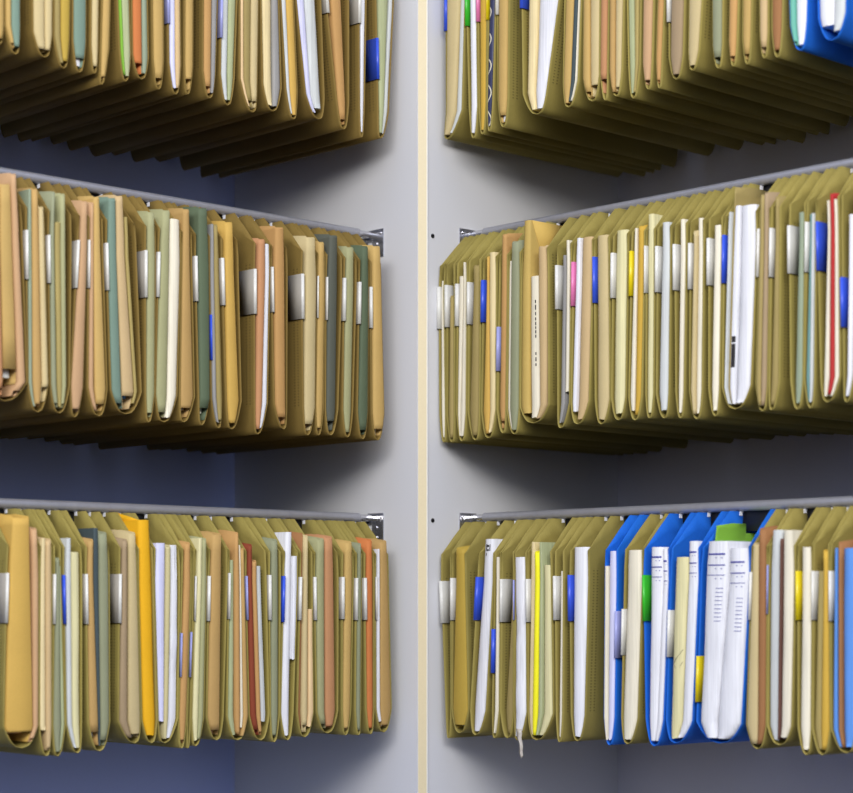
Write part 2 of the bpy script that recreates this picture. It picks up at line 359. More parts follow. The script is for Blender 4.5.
ROWS['L', 't'] = [
    (0, 44, None, [D('F', 'tan', -5, 3.4, -5, 3.4, -60, 38)], 0),
    (16, 54, None, [D('F', 'tan', 5, 9.6, 6, 10.4, -60, 42), D('F', 'teal', 10.4, 18.6, 11, 19.4, -60, 46)], 0),
    (45, 57, None, [D('F', 'cream', 33, 44, 34, 44, -60, 48), D('F', 'cream', 45, 53, 45, 51.6, -60, 50)], 0),
    (64, 68, None, [D('F', 'olive', 54.4, 60, 55, 60.4, -60, 62), D('F', 'mustard', 61, 71.4, 61, 69, -60, 61)], 0),
    (80, 72, None, [D('F', 'teal', 74, 86, 74, 85.4, -60, 58, tube=1)], 0),
    (95, 73, None, [D('F', 'cream', 93, 99, 92, 97.6, -60, 66)], 0),
    (102, 84, None, [D('F', 'tan', 105.4, 112, 102, 108.6, -60, 77)], 0),
    (126, 81, None, [D('F', 'green', 115.6, 118, 121, 123, -60, 74), D('P', 'pgreen', 118.4, 127, 123.4, 130.4, -60, 76)], 0),
    (142, 79, None, [D('F', 'orange', 132, 140.4, 133.6, 141.6, -60, 63), D('P', 'ggreen', 141, 146, 142.2, 148, -60, 74)], 0),
    (159, 89, None, [D('F', 'tan', 152.4, 162, 154, 163, -60, 78)], 0),
    (176, 94, T('l', 163.6, 168.6, -24, 23), [D('P', 'lilac', 169, 174.6, 170, 175, -60), D('F', 'peach', 175, 179.4, 175.4, 180.6, -60, 88)], 0),
    (188, 94, None, [D('F', 'tan', 186, 193, 185.6, 192.4, -60, 79)], 0),
    (210, 98, None, [D('F', 'lorange', 204.6, 212, 204, 210.6, -60, 86), D('P', 'grey', 212.4, 218, 211, 214.6, -60)], 0),
    (228, 105, T('l', 219.6, 223.6, -10, 38), [D('P', 'lgrey', 224, 230, 221.6, 228, -60), D('P', 'pgreen', 230.6, 238.6, 228.6, 234, -60)], 0),
    (253, 112, None, [D('P', 'peach', 240.6, 243.4, 241, 243.6, -60, 105), D('F', 'olive', 244, 251, 244.2, 250, -60, 100), D('F', 'cream', 251.6, 258.4, 250.6, 256.8, -60, 101)], 0),
    (273, 111, None, [D('P', 'cream', 261.6, 272.4, 264, 273, -60), D('P', 'grey', 273, 278, 273.6, 281, -60)], 0),
    (294, 119, None, [D('P', 'lgrey', 280, 285, 287, 290, -60), D('F', 'buttery', 285.6, 292, 290.4, 297, -60, 116)], 0),
    (319, 119, None, [D('P', 'lilac', 295, 303, 306.6, 310.4, -60), D('P', 'lgrey', 303.6, 314, 311, 320.4, -60, 108)], 0),
    (344, 129, T('w', 321, 326, -32, 12), [D('F', 'lorange', 330, 339.4, 338, 344.4, -60, 119)], 0),
    (362, 137, T('w', 356, 360.6, -22, 23), [D('P', 'white', 361.4, 365.6, 360.6, 363.8, -60)], 0),
    (381, 138, T('b', 367, 377.6, 37, 78), [D('P', 'pgreen', 379, 389, 379.4, 383.8, -60), D('P', 'lgrey', 389.4, 393, 384.2, 388, -60)], 0),
]
ROWS['R', 't'] = [
    (446, 139, T('b', 444.4, 447.6, -14, 31), [D('F', 'cream', 448, 459.6, 447.4, 455, -60, 136), D('P', 'lgrey', 460, 464, 455.6, 461, -60)], 0),
    (473, 138, T('g', 464.4, 469.8, -20, 26), [D('P', 'white', 470.2, 475.4, 471.4, 476.6, -60)], 0),
    (482, 134, T('p', 475.8, 479.6, -22, 22), [D('F', 'yellowf', 480, 486, 480.4, 485.6, -60, 132)], 0),
    (489, 131, T('y', 486.4, 489, -24, 20), [D('P', 'navy', 489.2, 495, 487.4, 491.6, -60)], 0),
    (503, 127, T('w', 495.4, 499.4, -30, 15), [D('F', 'tan', 500, 508, 499.6, 507, -60, 115, tube=1)], 0),
    (537, 114, T('b', 520, 527.6, -36, 8), [D('P', 'cream', 528.4, 537, 526.6, 533, -60), D('P', 'white', 538, 562, 533.6, 546, -60, None)], 0),
    (568, 107, None, [D('F', 'tan', 567.4, 576, 563.6, 570.6, -60, 103), D('P', 'slate', 577, 581.6, 571.2, 575, -60), D('P', 'iv', 582, 583.6, 575.4, 577, -60)], 0),
    (592, 101, None, [D('F', 'tan', 584.6, 590, 583.6, 590, -60, 92), D('F', 'cream', 590.8, 600, 590.8, 598.6, -60, 85)], 0),
    (605, 100, None, [D('F', 'salmon', 600.8, 607.4, 600.6, 606.4, -60, 79)], 0),
    (616, 96, None, [D('F', 'kraft', 610, 615, 610.4, 615, -60, 92), D('F', 'cream', 615.6, 623, 615.4, 620.8, -60, 87)], 0),
    (633, 98, None, [D('P', 'pgreen', 626, 633.4, 629, 635, -60), D('P', 'olive', 634, 640, 635.6, 638.6, -60)], 0),
    (648, 89, None, [D('F', 'pink', 645, 654, 643.6, 651, -60, 80)], 0),
    (659, 88, None, [D('F', 'lorange', 660, 666, 656.6, 661, -60, 80)], 0),
    (676, 79, T('w', 667, 672.6, -26, 22), [D('F', 'taupe', 673.4, 685.4, 671.6, 682, -60, 76)], 0),
    (692, 70, None, [D('F', 'cream', 691, 706, 689, 698, -60, 66)], 0),
    (718, 68, None, [D('F', 'ggreen', 712.6, 722.4, 713.4, 721.4, -60, 57)], 0),
    (733, 66, None, [D('F', 'lorange', 732, 740, 729.6, 736, -60, 56)], 0),
    (747, 64, None, [D('F', 'tan', 744, 753, 743, 750, -60, 54)], 0),
    (764, 58, None, [D('F', 'peach', 759.6, 767.6, 760.4, 767, -60, 47)], 0),
    (777, 57, None, [D('F', 'brown', 772.6, 784, 772.4, 781, -60, 50)], 0),
    (800, 50, None, [D('F', 'tealgr', 787, 792.6, 791, 795, -60, 42), D('P', 'white', 793.4, 810, 795.6, 806, -60, 48)], 1),
    (832, 40, None, [D('P', 'white', 815.6, 834, 819, 834, -60, 26), D('P', 'lgrey', 834.6, 849, 834.6, 845, -60, 30)], 1),
]
PAL['mustardenv'] = ((216, 184, 98), 'manila'); PAL['yellowf'] = ((228, 182, 60), 'yellow')

ORD = ('first second third fourth fifth sixth seventh eighth ninth tenth eleventh twelfth thirteenth fourteenth fifteenth sixteenth '
       'seventeenth eighteenth nineteenth twentieth twenty-first twenty-second twenty-third twenty-fourth twenty-fifth twenty-sixth').split()
ROWNAME = {'t': 'top', 'm': 'middle', 'b': 'bottom'}
SIDE = {'L': 'left', 'R': 'right'}


def lerp(a, b, t): return a + (b - a) * t


class Pocket:
    """one hanging file: its left / right leaf position (in the row's own measure) at every height"""
    pass


def plan_row(bay, row):
    files = []
    for tipx, tipy, tab, docs, blue in ROWS[bay, row]:
        p = Pocket(); p.tx, p.ty, p.tab, p.docs, p.blue = tipx, tipy, tab, docs, blue
        if docs:
            p.upL, p.upR = docs[0][2] - .7, docs[-1][3] + .7
            p.loL, p.loR = docs[0][4] - .7, docs[-1][5] + .7
            if tab and tab[5] == 'l':
                mid = tab[1] + 1.4 if bay == 'R' else tab[2] - 1.2
                if tab[3] > 300 and row == 'm' or tab[3] > 600:   # tab sits low on its leaf
                    p.loL = min(p.loL, mid); p.upL = min(p.upL, mid + (p.upL - p.loL) * .5)
                else:
                    g = p.upL - mid; p.upL = min(p.upL, mid)
                    if bay == 'R' and g > 0: p.loL -= min(g * .5, 4.)
        else:
            c = tab[1] + 1.4 if bay == 'R' else tab[2] - 1.2
            w = (tab[2] - tab[1]) if bay == 'R' else 2.5
            p.upL, p.upR = c, c + w
            p.loL, p.loR = tipx - 2.5, tipx + 3.5
        files.append(p)
    if bay == 'L':
        for a, b in zip(files, files[1:]):
            if not b.tab or not a.docs: continue
            x = b.tab[1] - .4
            low = (b.tab[3] > 300 and row == 'm') or b.tab[3] > 600
            if low: a.loR = max(a.loR, min(x, a.loR + 4))
            else:
                g = x - a.upR
                if g > 0: a.upR += min(g, 9.); a.loR += min(g * .6, 4.)
    def settle(l, r, gap, key):
        need = []
        for p in files:
            i = 2 if key == 'up' else 4
            need.append(max(1.7, sum(max(q[i + 1] - q[i], .7) for q in p.docs) + .6 * (len(p.docs) + 1)) if key else 2.6)
        for p, w in zip(files, need):
            c = getattr(p, r) - getattr(p, l)
            if c < w: setattr(p, l, getattr(p, l) - (w - c) / 2); setattr(p, r, getattr(p, r) + (w - c) / 2)
        for _ in range(60):
            for i in range(len(files) - 1):
                a, b = files[i], files[i + 1]
                over = getattr(a, r) + gap - getattr(b, l)
                if over <= 0: continue
                sa = min(over / 2, max(getattr(a, r) - getattr(a, l) - need[i], 0))
                sb = min(over / 2, max(getattr(b, r) - getattr(b, l) - need[i + 1], 0))
                setattr(a, r, getattr(a, r) - sa); setattr(b, l, getattr(b, l) + sb)
                over -= sa + sb
                if over > 0:
                    for o, k in ((a, -1), (b, 1)):
                        setattr(o, l, getattr(o, l) + k * over / 2); setattr(o, r, getattr(o, r) + k * over / 2)
    settle('upL', 'upR', 1.3, 'up'); settle('loL', 'loR', 1.0, 'lo')
    for p in files:
        p.tx = min(max(p.tx, p.loL + .6), p.loR - .6)
        c = (p.upL + p.upR) / 2; h = max((p.upR - p.upL) * .42, 2.2)
        c2 = c + ((p.upL + p.upR) - (p.loL + p.loR)) * .17
        p.raL, p.raR = c2 - h, c2 + h
        if bay == 'R' and p is files[0] and p.raL < 441.6: p.raR += 441.6 - p.raL; p.raL = 441.6
    settle('raL', 'raR', 1.4, '')
    return files


def build_row(bay, row):
    rot = math.pi / 2 if bay == 'L' else 0.
    zr = CAM_Z + Z_RAIL[row] - .0125         # underside of rail tube: the leaves end here
    zlo = CAM_Z + Z_TIP[row] + .032
    zup = zr - .082
    zch = zr - .0445                         # where the cut front corner begins
    files = plan_row(bay, row)
    n = len(files)
    for i, p in enumerate(files):
        k = ORD[n - 1 - i] if bay == 'L' else ORD[i]
        ztip = z_of(p.tx, p.ty, V_F, bay)

        def LR0(z):
            if z >= zup:
                t = (z - zup) / (zr - zup); t = t * t * (3 - 2 * t)
                return lerp(p.upL, p.raL, t), lerp(p.upR, p.raR, t)
            if z >= zlo:
                t = (z - zlo) / (zup - zlo); b = math.sin(t * math.pi) * 0
                return lerp(p.loL, p.upL, t) - b, lerp(p.loR, p.upR, t) + b
            s = max((z - ztip) / (zlo - ztip), 0.)
            kk = s ** .42; c = lerp(p.tx, (p.loL + p.loR) / 2, s ** .8)
            h = (p.loR - p.loL) / 2 * kk + .25 * (1 - kk)
            return c - h, c + h

        levels = [ztip, ztip + .0022, ztip + .006, ztip + .012, ztip + .021, zlo, lerp(zlo, zup, .33), lerp(zlo, zup, .66), zup, lerp(zup, zch, .5), zch, lerp(zch, zr, .5), zr]
        table = [(z,) + LR0(z) for z in levels]
        def LR(z):
            if z <= table[0][0]: return table[0][1:]
            for A, B in zip(table, table[1:]):
                if z <= B[0]:
                    t = (z - A[0]) / (B[0] - A[0])
                    return lerp(A[1], B[1], t), lerp(A[2], B[2], t)
            return table[-1][1:]
        p.levels = levels
        loc_l = lx_of(p.tx, V_F, bay)
        def world(lx, v):
            return (-H - v, -H + lx) if bay == 'L' else (H + lx, H + v)
        ox, oy = world(loc_l, V_F)
        tabword = (TAB[p.tab[0]][1] + ' tab') if p.tab else 'no tab'
        colw = 'blue' if p.blue else 'olive'
        tail = f", {k} from corner post, {ROWNAME[row]} {SIDE[bay]} row"
        lab = f"{colw} hanging file, {tabword}"
        if p.docs:
            big = max(p.docs, key=lambda q: q[3] - q[2])
            add = f", holding {PAL[big[1]][1]} {NOUN[big[0]].split()[-1]}"
            if len((lab + add + tail).split()) <= 16: lab += add
        else: lab += ', nothing showing'
        lab += tail
        root = thing('hanging_file', lab, 'hanging file', (ox, oy, ztip), rot, f"hanging files on the {ROWNAME[row]} {SIDE[bay]} rail")
        def X(px): return lx_of(px, V_F, bay) - loc_l

        # ---- pocket: two leaves meeting in a fold, cut front corner, slot for the rail channel
        cols = [(0., 0), (.004, .0035), (.024, .0245), (.0440, 1), (V_CH - V_F - .0028, 1), (V_CH - V_F - .0026, 2), (V_CH - V_F + .0060, 2),
                (V_CH - V_F + .0062, 1), (.19, 1), (.345, 1)]
        zs = levels[:-2]
        vs, fs = [], []
        rows_ = zs + ['a', 'b']
        for side in (0, 1):
            for z in rows_:
                for v, top in cols:
                    zt = zr if top == 1 else zr - .027 if top == 2 else zch + top * 1.02
                    if z == 'a': zz = lerp(zch, zt, .5) if zt > zch else zch
                    elif z == 'b': zz = zt
                    else: zz = z
                    px = LR(zz)[side]
                    vs.append((X(px), v, zz - ztip))
        nc = len(cols); nr = len(rows_)
        for side in (0, 1):
            b = side * nc * nr
            for r in range(nr - 1):
                for c in range(nc - 1):
                    if c == 5 and r >= nr - 2: continue
                    q = (b + r * nc + c, b + r * nc + c + 1, b + (r + 1) * nc + c + 1, b + (r + 1) * nc + c)
                    fs.append(q if side else q[::-1])
        for c in range(nc - 1):
            fs.append((c, c + 1, nc * nr + c + 1, nc * nr + c))
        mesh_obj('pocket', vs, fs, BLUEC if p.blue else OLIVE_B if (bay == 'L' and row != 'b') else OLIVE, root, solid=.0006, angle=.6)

        # ---- hooks over the rail, one on each leaf
        v1 = V_RAIL - V_F
        for side in (0, 1):
            hx = X(LR(zr)[side]); m = MB()
            w = .0008
            m.box(hx - w, hx + w, v1 - .0040, v1 + .0010, zr - ztip - .0050, zr - ztip)
            m.box(hx - w, hx + w, v1 + .0010, v1 + .0026, zr - ztip - .0014, zr - ztip)
            m.build('hook', HOOK, root, smooth=False)

        # ---- index tab: clear clip folded round the front edge of the left leaf
        if p.tab:
            c, x0, x1, y0, y1, leaf = p.tab
            sd = 1 if leaf == 'r' else 0
            z0, z1 = z_of((x0 + x1) / 2, y1, V_F, bay), z_of((x0 + x1) / 2, y0, V_F, bay)
            zm = (z0 + z1) / 2
            lp = LR(zm)[sd]
            ro = ri = 1.5
            for z in (z0, zm, z1):
                q = LR(z)
                if i > 0: ro = min(ro, q[0] - LRs(files[i - 1], z, zlo, zup, zr, 1) - .9)
                if p.docs: ri = min(ri, docx(p, p.docs[0], z, LR, zlo, zup)[0] - q[0] - .6)
            if sd: ro, ri = .3, 1.6
            odeep = .030 if ro > .45 else .0006; ro = max(ro, .3); deep = .026 if ri > .45 else .0004
            ri = max(ri, .45)
            ho, hi = X(lp) - X(lp - ro), X(lp + ri) - X(lp)
            if ri == .45: hi = .0004
            # follow the lean of the leaf
            tv, tf = [], []
            th = .0005
            prof = [(-ho, odeep), (-ho, -.0008), (-ho * .5, -.0022), (0, -.0027), (hi * .5, -.0022), (hi, -.0008), (hi, deep)]
            for zi, z in ((0, z0), (1, z1)):
                for a, b in prof: tv.append((X(LR(z)[sd]) + a, b, z - ztip))
            m_ = len(prof)
            for j in range(m_ - 1): tf.append((j, j + 1, m_ + j + 1, m_ + j))
            t = mesh_obj('index_tab', tv, tf, [MATS['tab_' + c], MATS['tab_side_' + bay + c]], root, [1, 0, 0, 0, 0, 1], solid=.0004, angle=.9)  # side faces take the copy with shade in its colour
            t['label'] = f"{TAB[c][1]} index tab"

        # ---- what is filed in it
        nd = len(p.docs)
        for j, d in enumerate(p.docs):
            build_doc(bay, row, p, d, j, nd, k, LR, zlo, zup, zr, ztip, rot, world)


def LRs(p, z, zlo, zup, zr, side):
    if z >= zup:
        t = min((z - zup) / (zr - zup), 1); t = t * t * (3 - 2 * t)
        return lerp(p.upL, p.raL, t) if side == 0 else lerp(p.upR, p.raR, t)
    t = max((z - zlo) / (zup - zlo), 0)
    return lerp(p.loL, p.upL, t) if side == 0 else lerp(p.loR, p.upR, t)


M_GAP = .55


def fit_docs(p, z, LR, zlo, zup):
    """left and right bound of every document of a file at height z: always in order, always inside the two leaves"""
    t = min(max((z - zlo) / (zup - zlo), 0.), 1.)
    n = len(p.docs)
    M_GAP = .55 + .3 * min(max((z - zup) / .03, 0.), 1.)
    fl = lerp(p.loL, p.upL, t); fr_ = lerp(p.loR, p.upR, t)
    w, g, x = [], [], fl
    for q in p.docs:
        a, b = lerp(q[4], q[2], t), lerp(q[5], q[3], t)
        g.append(max(a - x - M_GAP, 0.)); w.append(max(b - max(a, x), .6)); x = max(b, x)
    g.append(max(fr_ - x - M_GAP, 0.))
    L, R = LR(z)
    k = (R - L - (n + 1) * M_GAP) / (sum(w) + sum(g))
    k = max(k, .02)
    out, x = [], L
    for i in range(n):
        a = x + M_GAP + g[i] * k; b = a + w[i] * k
        out.append((a, b)); x = b
    return out, k


def docx(p, d, z, LR, zlo, zup):
    return fit_docs(p, z, LR, zlo, zup)[0][p.docs.index(d)]


NOUN = {'F': 'card folder', 'P': 'papers', 'E': 'envelope'}
NAME = {'F': 'card_folder', 'P': 'paper_stack', 'E': 'envelope'}
USED = {}


def build_doc(bay, row, p, d, j, nd, k, LR, zlo, zup, zr, ztip, rot, world):
    kind, col, u0, u1, l0, l1, yt, yb, ex = d
    w = u1 - u0
    vf = V_F + (random.uniform(-.0028, -.0006) if kind == 'F' else random.uniform(-.0022, .0008))
    if kind == 'F' and w < 1.5: vf += .004 if col != 'green' else .014
    vf -= ex.get('out', 0)
    top = min(z_of((u0 + u1) / 2, yt, vf, bay), zr - .0056)
    if row == 't': top = zr - random.uniform(.018, .040)
    bot = z_of((l0 + l1) / 2, yb, vf, bay) if yb else ztip + .006
    bot = max(bot, ztip + .005)
    while fit_docs(p, bot, LR, zlo, zup)[1] < .22 and bot < zlo: bot += .001
    xb = docx(p, d, bot, LR, zlo, zup)
    xc = (xb[0] + xb[1]) / 2
    loc_l = lx_of(xc, V_F, bay)
    ox, oy = world(loc_l, vf)
    noun = NOUN[kind]
    name = NAME[kind]
    if kind == 'P' and w < 3.2: noun, name = 'paper sheet', 'paper_sheet'
    thick = 'thick ' if w > 9 else 'thin ' if w < 3.6 else ''
    sfx = ''
    same = [q for q in p.docs if (q[0], q[1]) == (kind, col)]
    if len(same) > 1: sfx = (' left-hand', ' right-hand')[same.index(d) > 0]
    lab = f"{(sfx + ' ').lstrip()}{thick}{PAL[col][1]} {noun} in {k} file from corner post, {ROWNAME[row]} {SIDE[bay]} row"
    parts = kind == 'F' and (w > 4.2 or ex.get('tube'))
    mk = thing if parts else props
    o = mk(name, lab, 'folder' if kind == 'F' else 'envelope' if kind == 'E' else 'papers', (ox, oy, bot), rot,
              f"{'folders' if kind == 'F' else 'envelopes' if kind == 'E' else 'papers'} filed in the {ROWNAME[row]} {SIDE[bay]} row")
    def X(px): return lx_of(px, V_F, bay) - loc_l
    mat = docmat(kind, col)
    L_ = .298
    if kind == 'F':
        b0 = max(ztip + .0065, bot - .016)
        while fit_docs(p, b0, LR, zlo, zup)[1] < .22 and b0 < bot: b0 += .001
        b0 = min(b0, bot)                # boards run on into the fold below the spine
        zz = [b0] + [z for z in p.levels if b0 + .001 < z < bot - .001] + [bot] if bot - b0 > .002 else [bot]
        nlow = len(zz) - 1
        zz += [z for z in p.levels if bot + .001 < z < top - .001] + [top]
        lift = min(.006, max(zr - .005 - top, 0))
        vs, fs = [], []
        for r, z in enumerate(zz):
            a, b = (X(q) for q in docx(p, d, z, LR, zlo, zup))
            rr = min((b - a) * .3, .0022); m = (a + b) / 2; h = (b - a) / 2
            nb = min(.066, V_CH - vf - .0058)
            pth = [(a, L_), (a, nb), (a, nb - .0005), (a, .03), (a, rr * 1.6), (a + rr * .25, rr * .5), (a + rr, 0.), (m, -h * .06), (b - rr, 0.), (b - rr * .25, rr * .5), (b, rr * 1.6), (b, .03), (b, nb - .0005), (b, nb), (b, L_)]
            for q, (x, y) in enumerate(pth):
                z2 = z
                if r == len(zz) - 1: z2 = z + (lift if q in (2, 3, 11, 12) else lift * .4 if q in (4, 10) else 0)
                if q in (0, 1, 13, 14):
                    z2 = min(z2 if r < len(zz) - 1 else z + lift, zr - .026 - .0005 * (len(zz) - 1 - r))
                    if z2 < z: x = X(docx(p, d, z2, LR, zlo, zup)[0 if q < 2 else 1])
                vs.append((x, y, z2 - bot))
        npt = 15
        for r in range(len(zz) - 1):
            for q in range(npt - 1):
                if r < nlow and 4 <= q <= 9: continue
                fs.append((r * npt + q, r * npt + q + 1, (r + 1) * npt + q + 1, (r + 1) * npt + q))
        place(('cover', vs, fs, mat), o, solid=.0005, angle=.8)
        if w > 4.2 or ex.get('tube'):
            pc = 'white' if ex.get('tube') else random.choice(['iv', 'lgrey', 'iv', 'grey', 'iv', 'blue'] if w < 9 else ['iv', 'lgrey', 'pink'])
            pb = bot - (.014 if ex.get('tube') else random.choice([.002, .006, .009])); pb = max(pb, b0 + .001)
            block(o, 'papers', p, d, pb, min(top - .006, zr - .027), bot, X, LR, zlo, zup, card('paper_' + pc, PAL[pc][0], streak=True, var=.03), inset=.16, v0=.005 if ex.get('tube') else .010, L_=.28)
    else:
        block(o, 'sheets' if kind == 'P' else 'body', p, d, bot, top, bot, X, LR, zlo, zup, mat, inset=0., v0=0., L_=L_, ex=ex, bay=bay, vf=vf, zr_=zr)


def block(o, name, p, d, z0, z1, zref, X, LR, zlo, zup, mat, inset, v0, L_, ex={}, bay=None, vf=0., zr_=None):
    n = 12
    vs, fs = [], []
    npt = 13
    taper = 0 if inset else 1
    rnd = random.Random(int(d[2] * 10))
    ph = rnd.uniform(0, 6)
    zl = sorted(set([lerp(z0, z1, q / n) for q in range(n + 1)] + [z for z in p.levels if z0 < z < z1]))
    n = len(zl) - 1
    for r in range(n + 1):
        z = zl[r]
        t = (z - z0) / (z1 - z0)
        qa, qb = docx(p, d, z, LR, zlo, zup)
        a, b = X(qa), X(qb)
        if inset: a, b = lerp(a, b, inset), lerp(b, a, inset)
        m = (a + b) / 2; h = (b - a) / 2
        if not inset:
            wob = .06 * h * math.sin(ph + t * 7)
            a += max(wob, 0); b += min(wob, 0)
        bul = min(h * .35, .004)
        wv = 0.
        if ex.get('crumple'): wv = .0016 * math.sin(t * 9 + ph) + .0008 * math.sin(t * 23)
        nb = min(.064, V_CH - vf - .0058) if vf else .064
        pth = [(a, L_), (a, nb), (a, nb - .0005), (a, v0 + bul + .002), (a + h * .12, v0 + bul * .75), (a + h * .5, v0 + bul * .22), (m, v0), (b - h * .5, v0 + bul * .22),
               (b - h * .12, v0 + bul * .75), (b, v0 + bul + .002), (b, nb - .0005), (b, nb), (b, L_)]
        dz = 0
        for q, (x, y) in enumerate(pth):
            if ex.get('crumple'): y += wv * (1 if q % 2 else .45) * (1 if 3 < q < 9 else 0)
            if r == 0 and not inset and 3 <= q <= 9: dz = rnd.uniform(0, .0015)
            zv = z
            if q in (0, 1, 11, 12) and zr_:
                zv = min(z, zr_ - .026 - .0005 * (n - r))
                if zv < z: x = X(docx(p, d, zv, LR, zlo, zup)[0 if q < 2 else 1])
            vs.append((x, y, zv - zref + (dz if r == 0 else 0)))
    for r in range(n):
        for q in range(npt - 1):
            fs.append((r * npt + q, r * npt + q + 1, (r + 1) * npt + q + 1, (r + 1) * npt + q))
        fs.append((r * npt + npt - 1, r * npt, (r + 1) * npt, (r + 1) * npt + npt - 1))
    for q in range(npt // 2):
        e_ = npt - 1 - q
        quad = (q, q + 1, e_ - 1, e_) if q + 1 != e_ - 1 else (q, q + 1, e_)
        fs.append(quad); fs.append(tuple(n * npt + i for i in quad)[::-1])
    mats = [mat]; mi = [0] * len(fs)

    def front(z, f):       # a point just proud of the front at height z, f = 0..1 across
        qa, qb = docx(p, d, z, LR, zlo, zup)
        a, b = X(qa), X(qb); h = (b - a) / 2; bul = min(h * .35, .004)
        g = abs(f - .5) * 2
        y = v0 + (bul * .22 * g / .5 if g < .5 else bul * (.22 + .53 * (g - .5) / .38)) - .0004
        return (lerp(a, b, f), y, z - zref)

    def mark(ya, yb_, f0, f1, m, seg=4):
        pxm = (d[2] + d[3]) / 2
        za, zb = z_of(pxm, yb_, vf, bay), z_of(pxm, ya, vf, bay)
        for s in range(seg):
            g0, g1 = lerp(f0, f1, s / seg), lerp(f0, f1, (s + 1) / seg)
            b_ = len(vs)
            vs.extend([front(za, g0), front(za, g1), front(zb, g1), front(zb, g0)])
            fs.append((b_, b_ + 1, b_ + 2, b_ + 3)); mi.append(m)
    if ex.get('rule'):
        mats.append(INK)
        for q, y in enumerate(ex['rule']):
            mark(y - (.8 - .25 * q), y + (.8 - .25 * q), .10, .90, 1)
            mark(y + 3.2, y + 4, .5, .56, 1, 1); mark(y + 3.2, y + 4, .74, .8, 1, 1)
    if ex.get('lines'):
        y = ex['lines']
        for q in range(9):
            mark(y, y + .55, .56, .86, 1, 2); y += 4.1
    if ex.get('bars'):
        mats.append(INKB); mark(336, 342, .2, .9, 1); mark(343.5, 367, .2, .9, 1)
    if ex.get('note'):
        mats.append(INKB)
        for ya, yb2, f0, f1 in ((544, 551, .30, .40), (545, 547, .40, .62), (549, 551, .44, .60), (544.5, 551, .66, .74), (553, 556, .34, .40)): mark(ya, yb2, f0, f1, 1, 2)
    if ex.get('text'):
        mats.append(INKB)
        y = 300
        for q in range(13):
            hgt = rnd.uniform(2, 5); 
            if q not in (8, 9): mark(y, y + hgt, .62, .72, 1, 1)
            y += hgt + rnd.uniform(1, 3)
    if ex.get('scrib'):
        mats.append(INKB)
        for a_, b_ in (((.15, 664), (.9, 650)), ((.15, 664), (.4, 669)), ((.15, 664), (.42, 658)), ((.7, 668), (.9, 662))):
            pxm = (d[2] + d[3]) / 2
            za, zb = z_of(pxm, a_[1], vf, bay), z_of(pxm, b_[1], vf, bay)
            P, Q = front(za, a_[0]), front(zb, b_[0])
            for s in range(3):
                A = front(lerp(za, zb, s / 3), lerp(a_[0], b_[0], s / 3)); B = front(lerp(za, zb, (s + 1) / 3), lerp(a_[0], b_[0], (s + 1) / 3))
                k_ = len(vs); e = .0007
                vs.extend([A, B, (B[0], B[1], B[2] + e), (A[0], A[1], A[2] + e)]); fs.append((k_, k_ + 1, k_ + 2, k_ + 3)); mi.append(1)
    o = place((name, vs, fs, mats), o, midx=mi, angle=.9)
    if ex.get('flap'):
        zt = z1 - zref
        qb = docx(p, d, z1, LR, zlo, zup)[1]; bx = X(qb) + .0006
        qc = docx(p, d, z1 - .06, LR, zlo, zup)[1]; cx = X(qc) + .0006
        mesh_obj('flap', [(bx, .004, zt), (bx, .063, zt), (lerp(bx, cx, .5), .060, zt - .030), (cx, .042, zt - .058), (cx, .030, zt - .054), (lerp(bx, cx, .5), .016, zt - .026)],
                 [(0, 1, 2, 3, 4, 5)], card('envelope_flap', (206, 172, 90), var=.02, fleck=.05), o, solid=.0005)
    if ex.get('peak'):
        zt = z1 - zref
        qa, qb = docx(p, d, z1, LR, zlo, zup); a = X(qa)
        mesh_obj('flap', [(a + .001, .004, zt), (a + .001, .052, zt), (a + .001, .055, zt + .003), (a + .0008, .047, zt + .0105), (a + .0006, .041, zt + .0085), (a + .001, .020, zt + .004)],
                 [(0, 1, 2, 3, 4, 5)], mat, o, solid=.0006)
    if ex.get('plastic'):
        qa, qb = docx(p, d, z0 + .01, LR, zlo, zup); b = X(qb)
        pm = plain('torn_plastic', (188, 180, 168), rough=.25, noise=.2, scale=160.)
        pts = []
        for s in range(7):
            t = s / 6; c = b - .003 + .006 * t + .001 * math.sin(s * 2.1); hw = .0045 * (1 - .55 * t)
            pts += [(c - hw, -.002 - .001 * math.sin(s * 1.7), .010 - .036 * t), (c, -.004 + .001 * (s % 2), .010 - .038 * t), (c + hw, -.0015, .010 - .034 * t)]
        ff = []
        for s in range(6):
            for q in (0, 1): ff.append((s * 3 + q, s * 3 + q + 1, s * 3 + q + 4, s * 3 + q + 3))
        mesh_obj('plastic_wrap', pts, ff, pm, o, solid=.0003)['label'] = 'torn clear plastic hanging down'


for bay in 'LR':
    for row in 'tmb':
        build_row(bay, row)

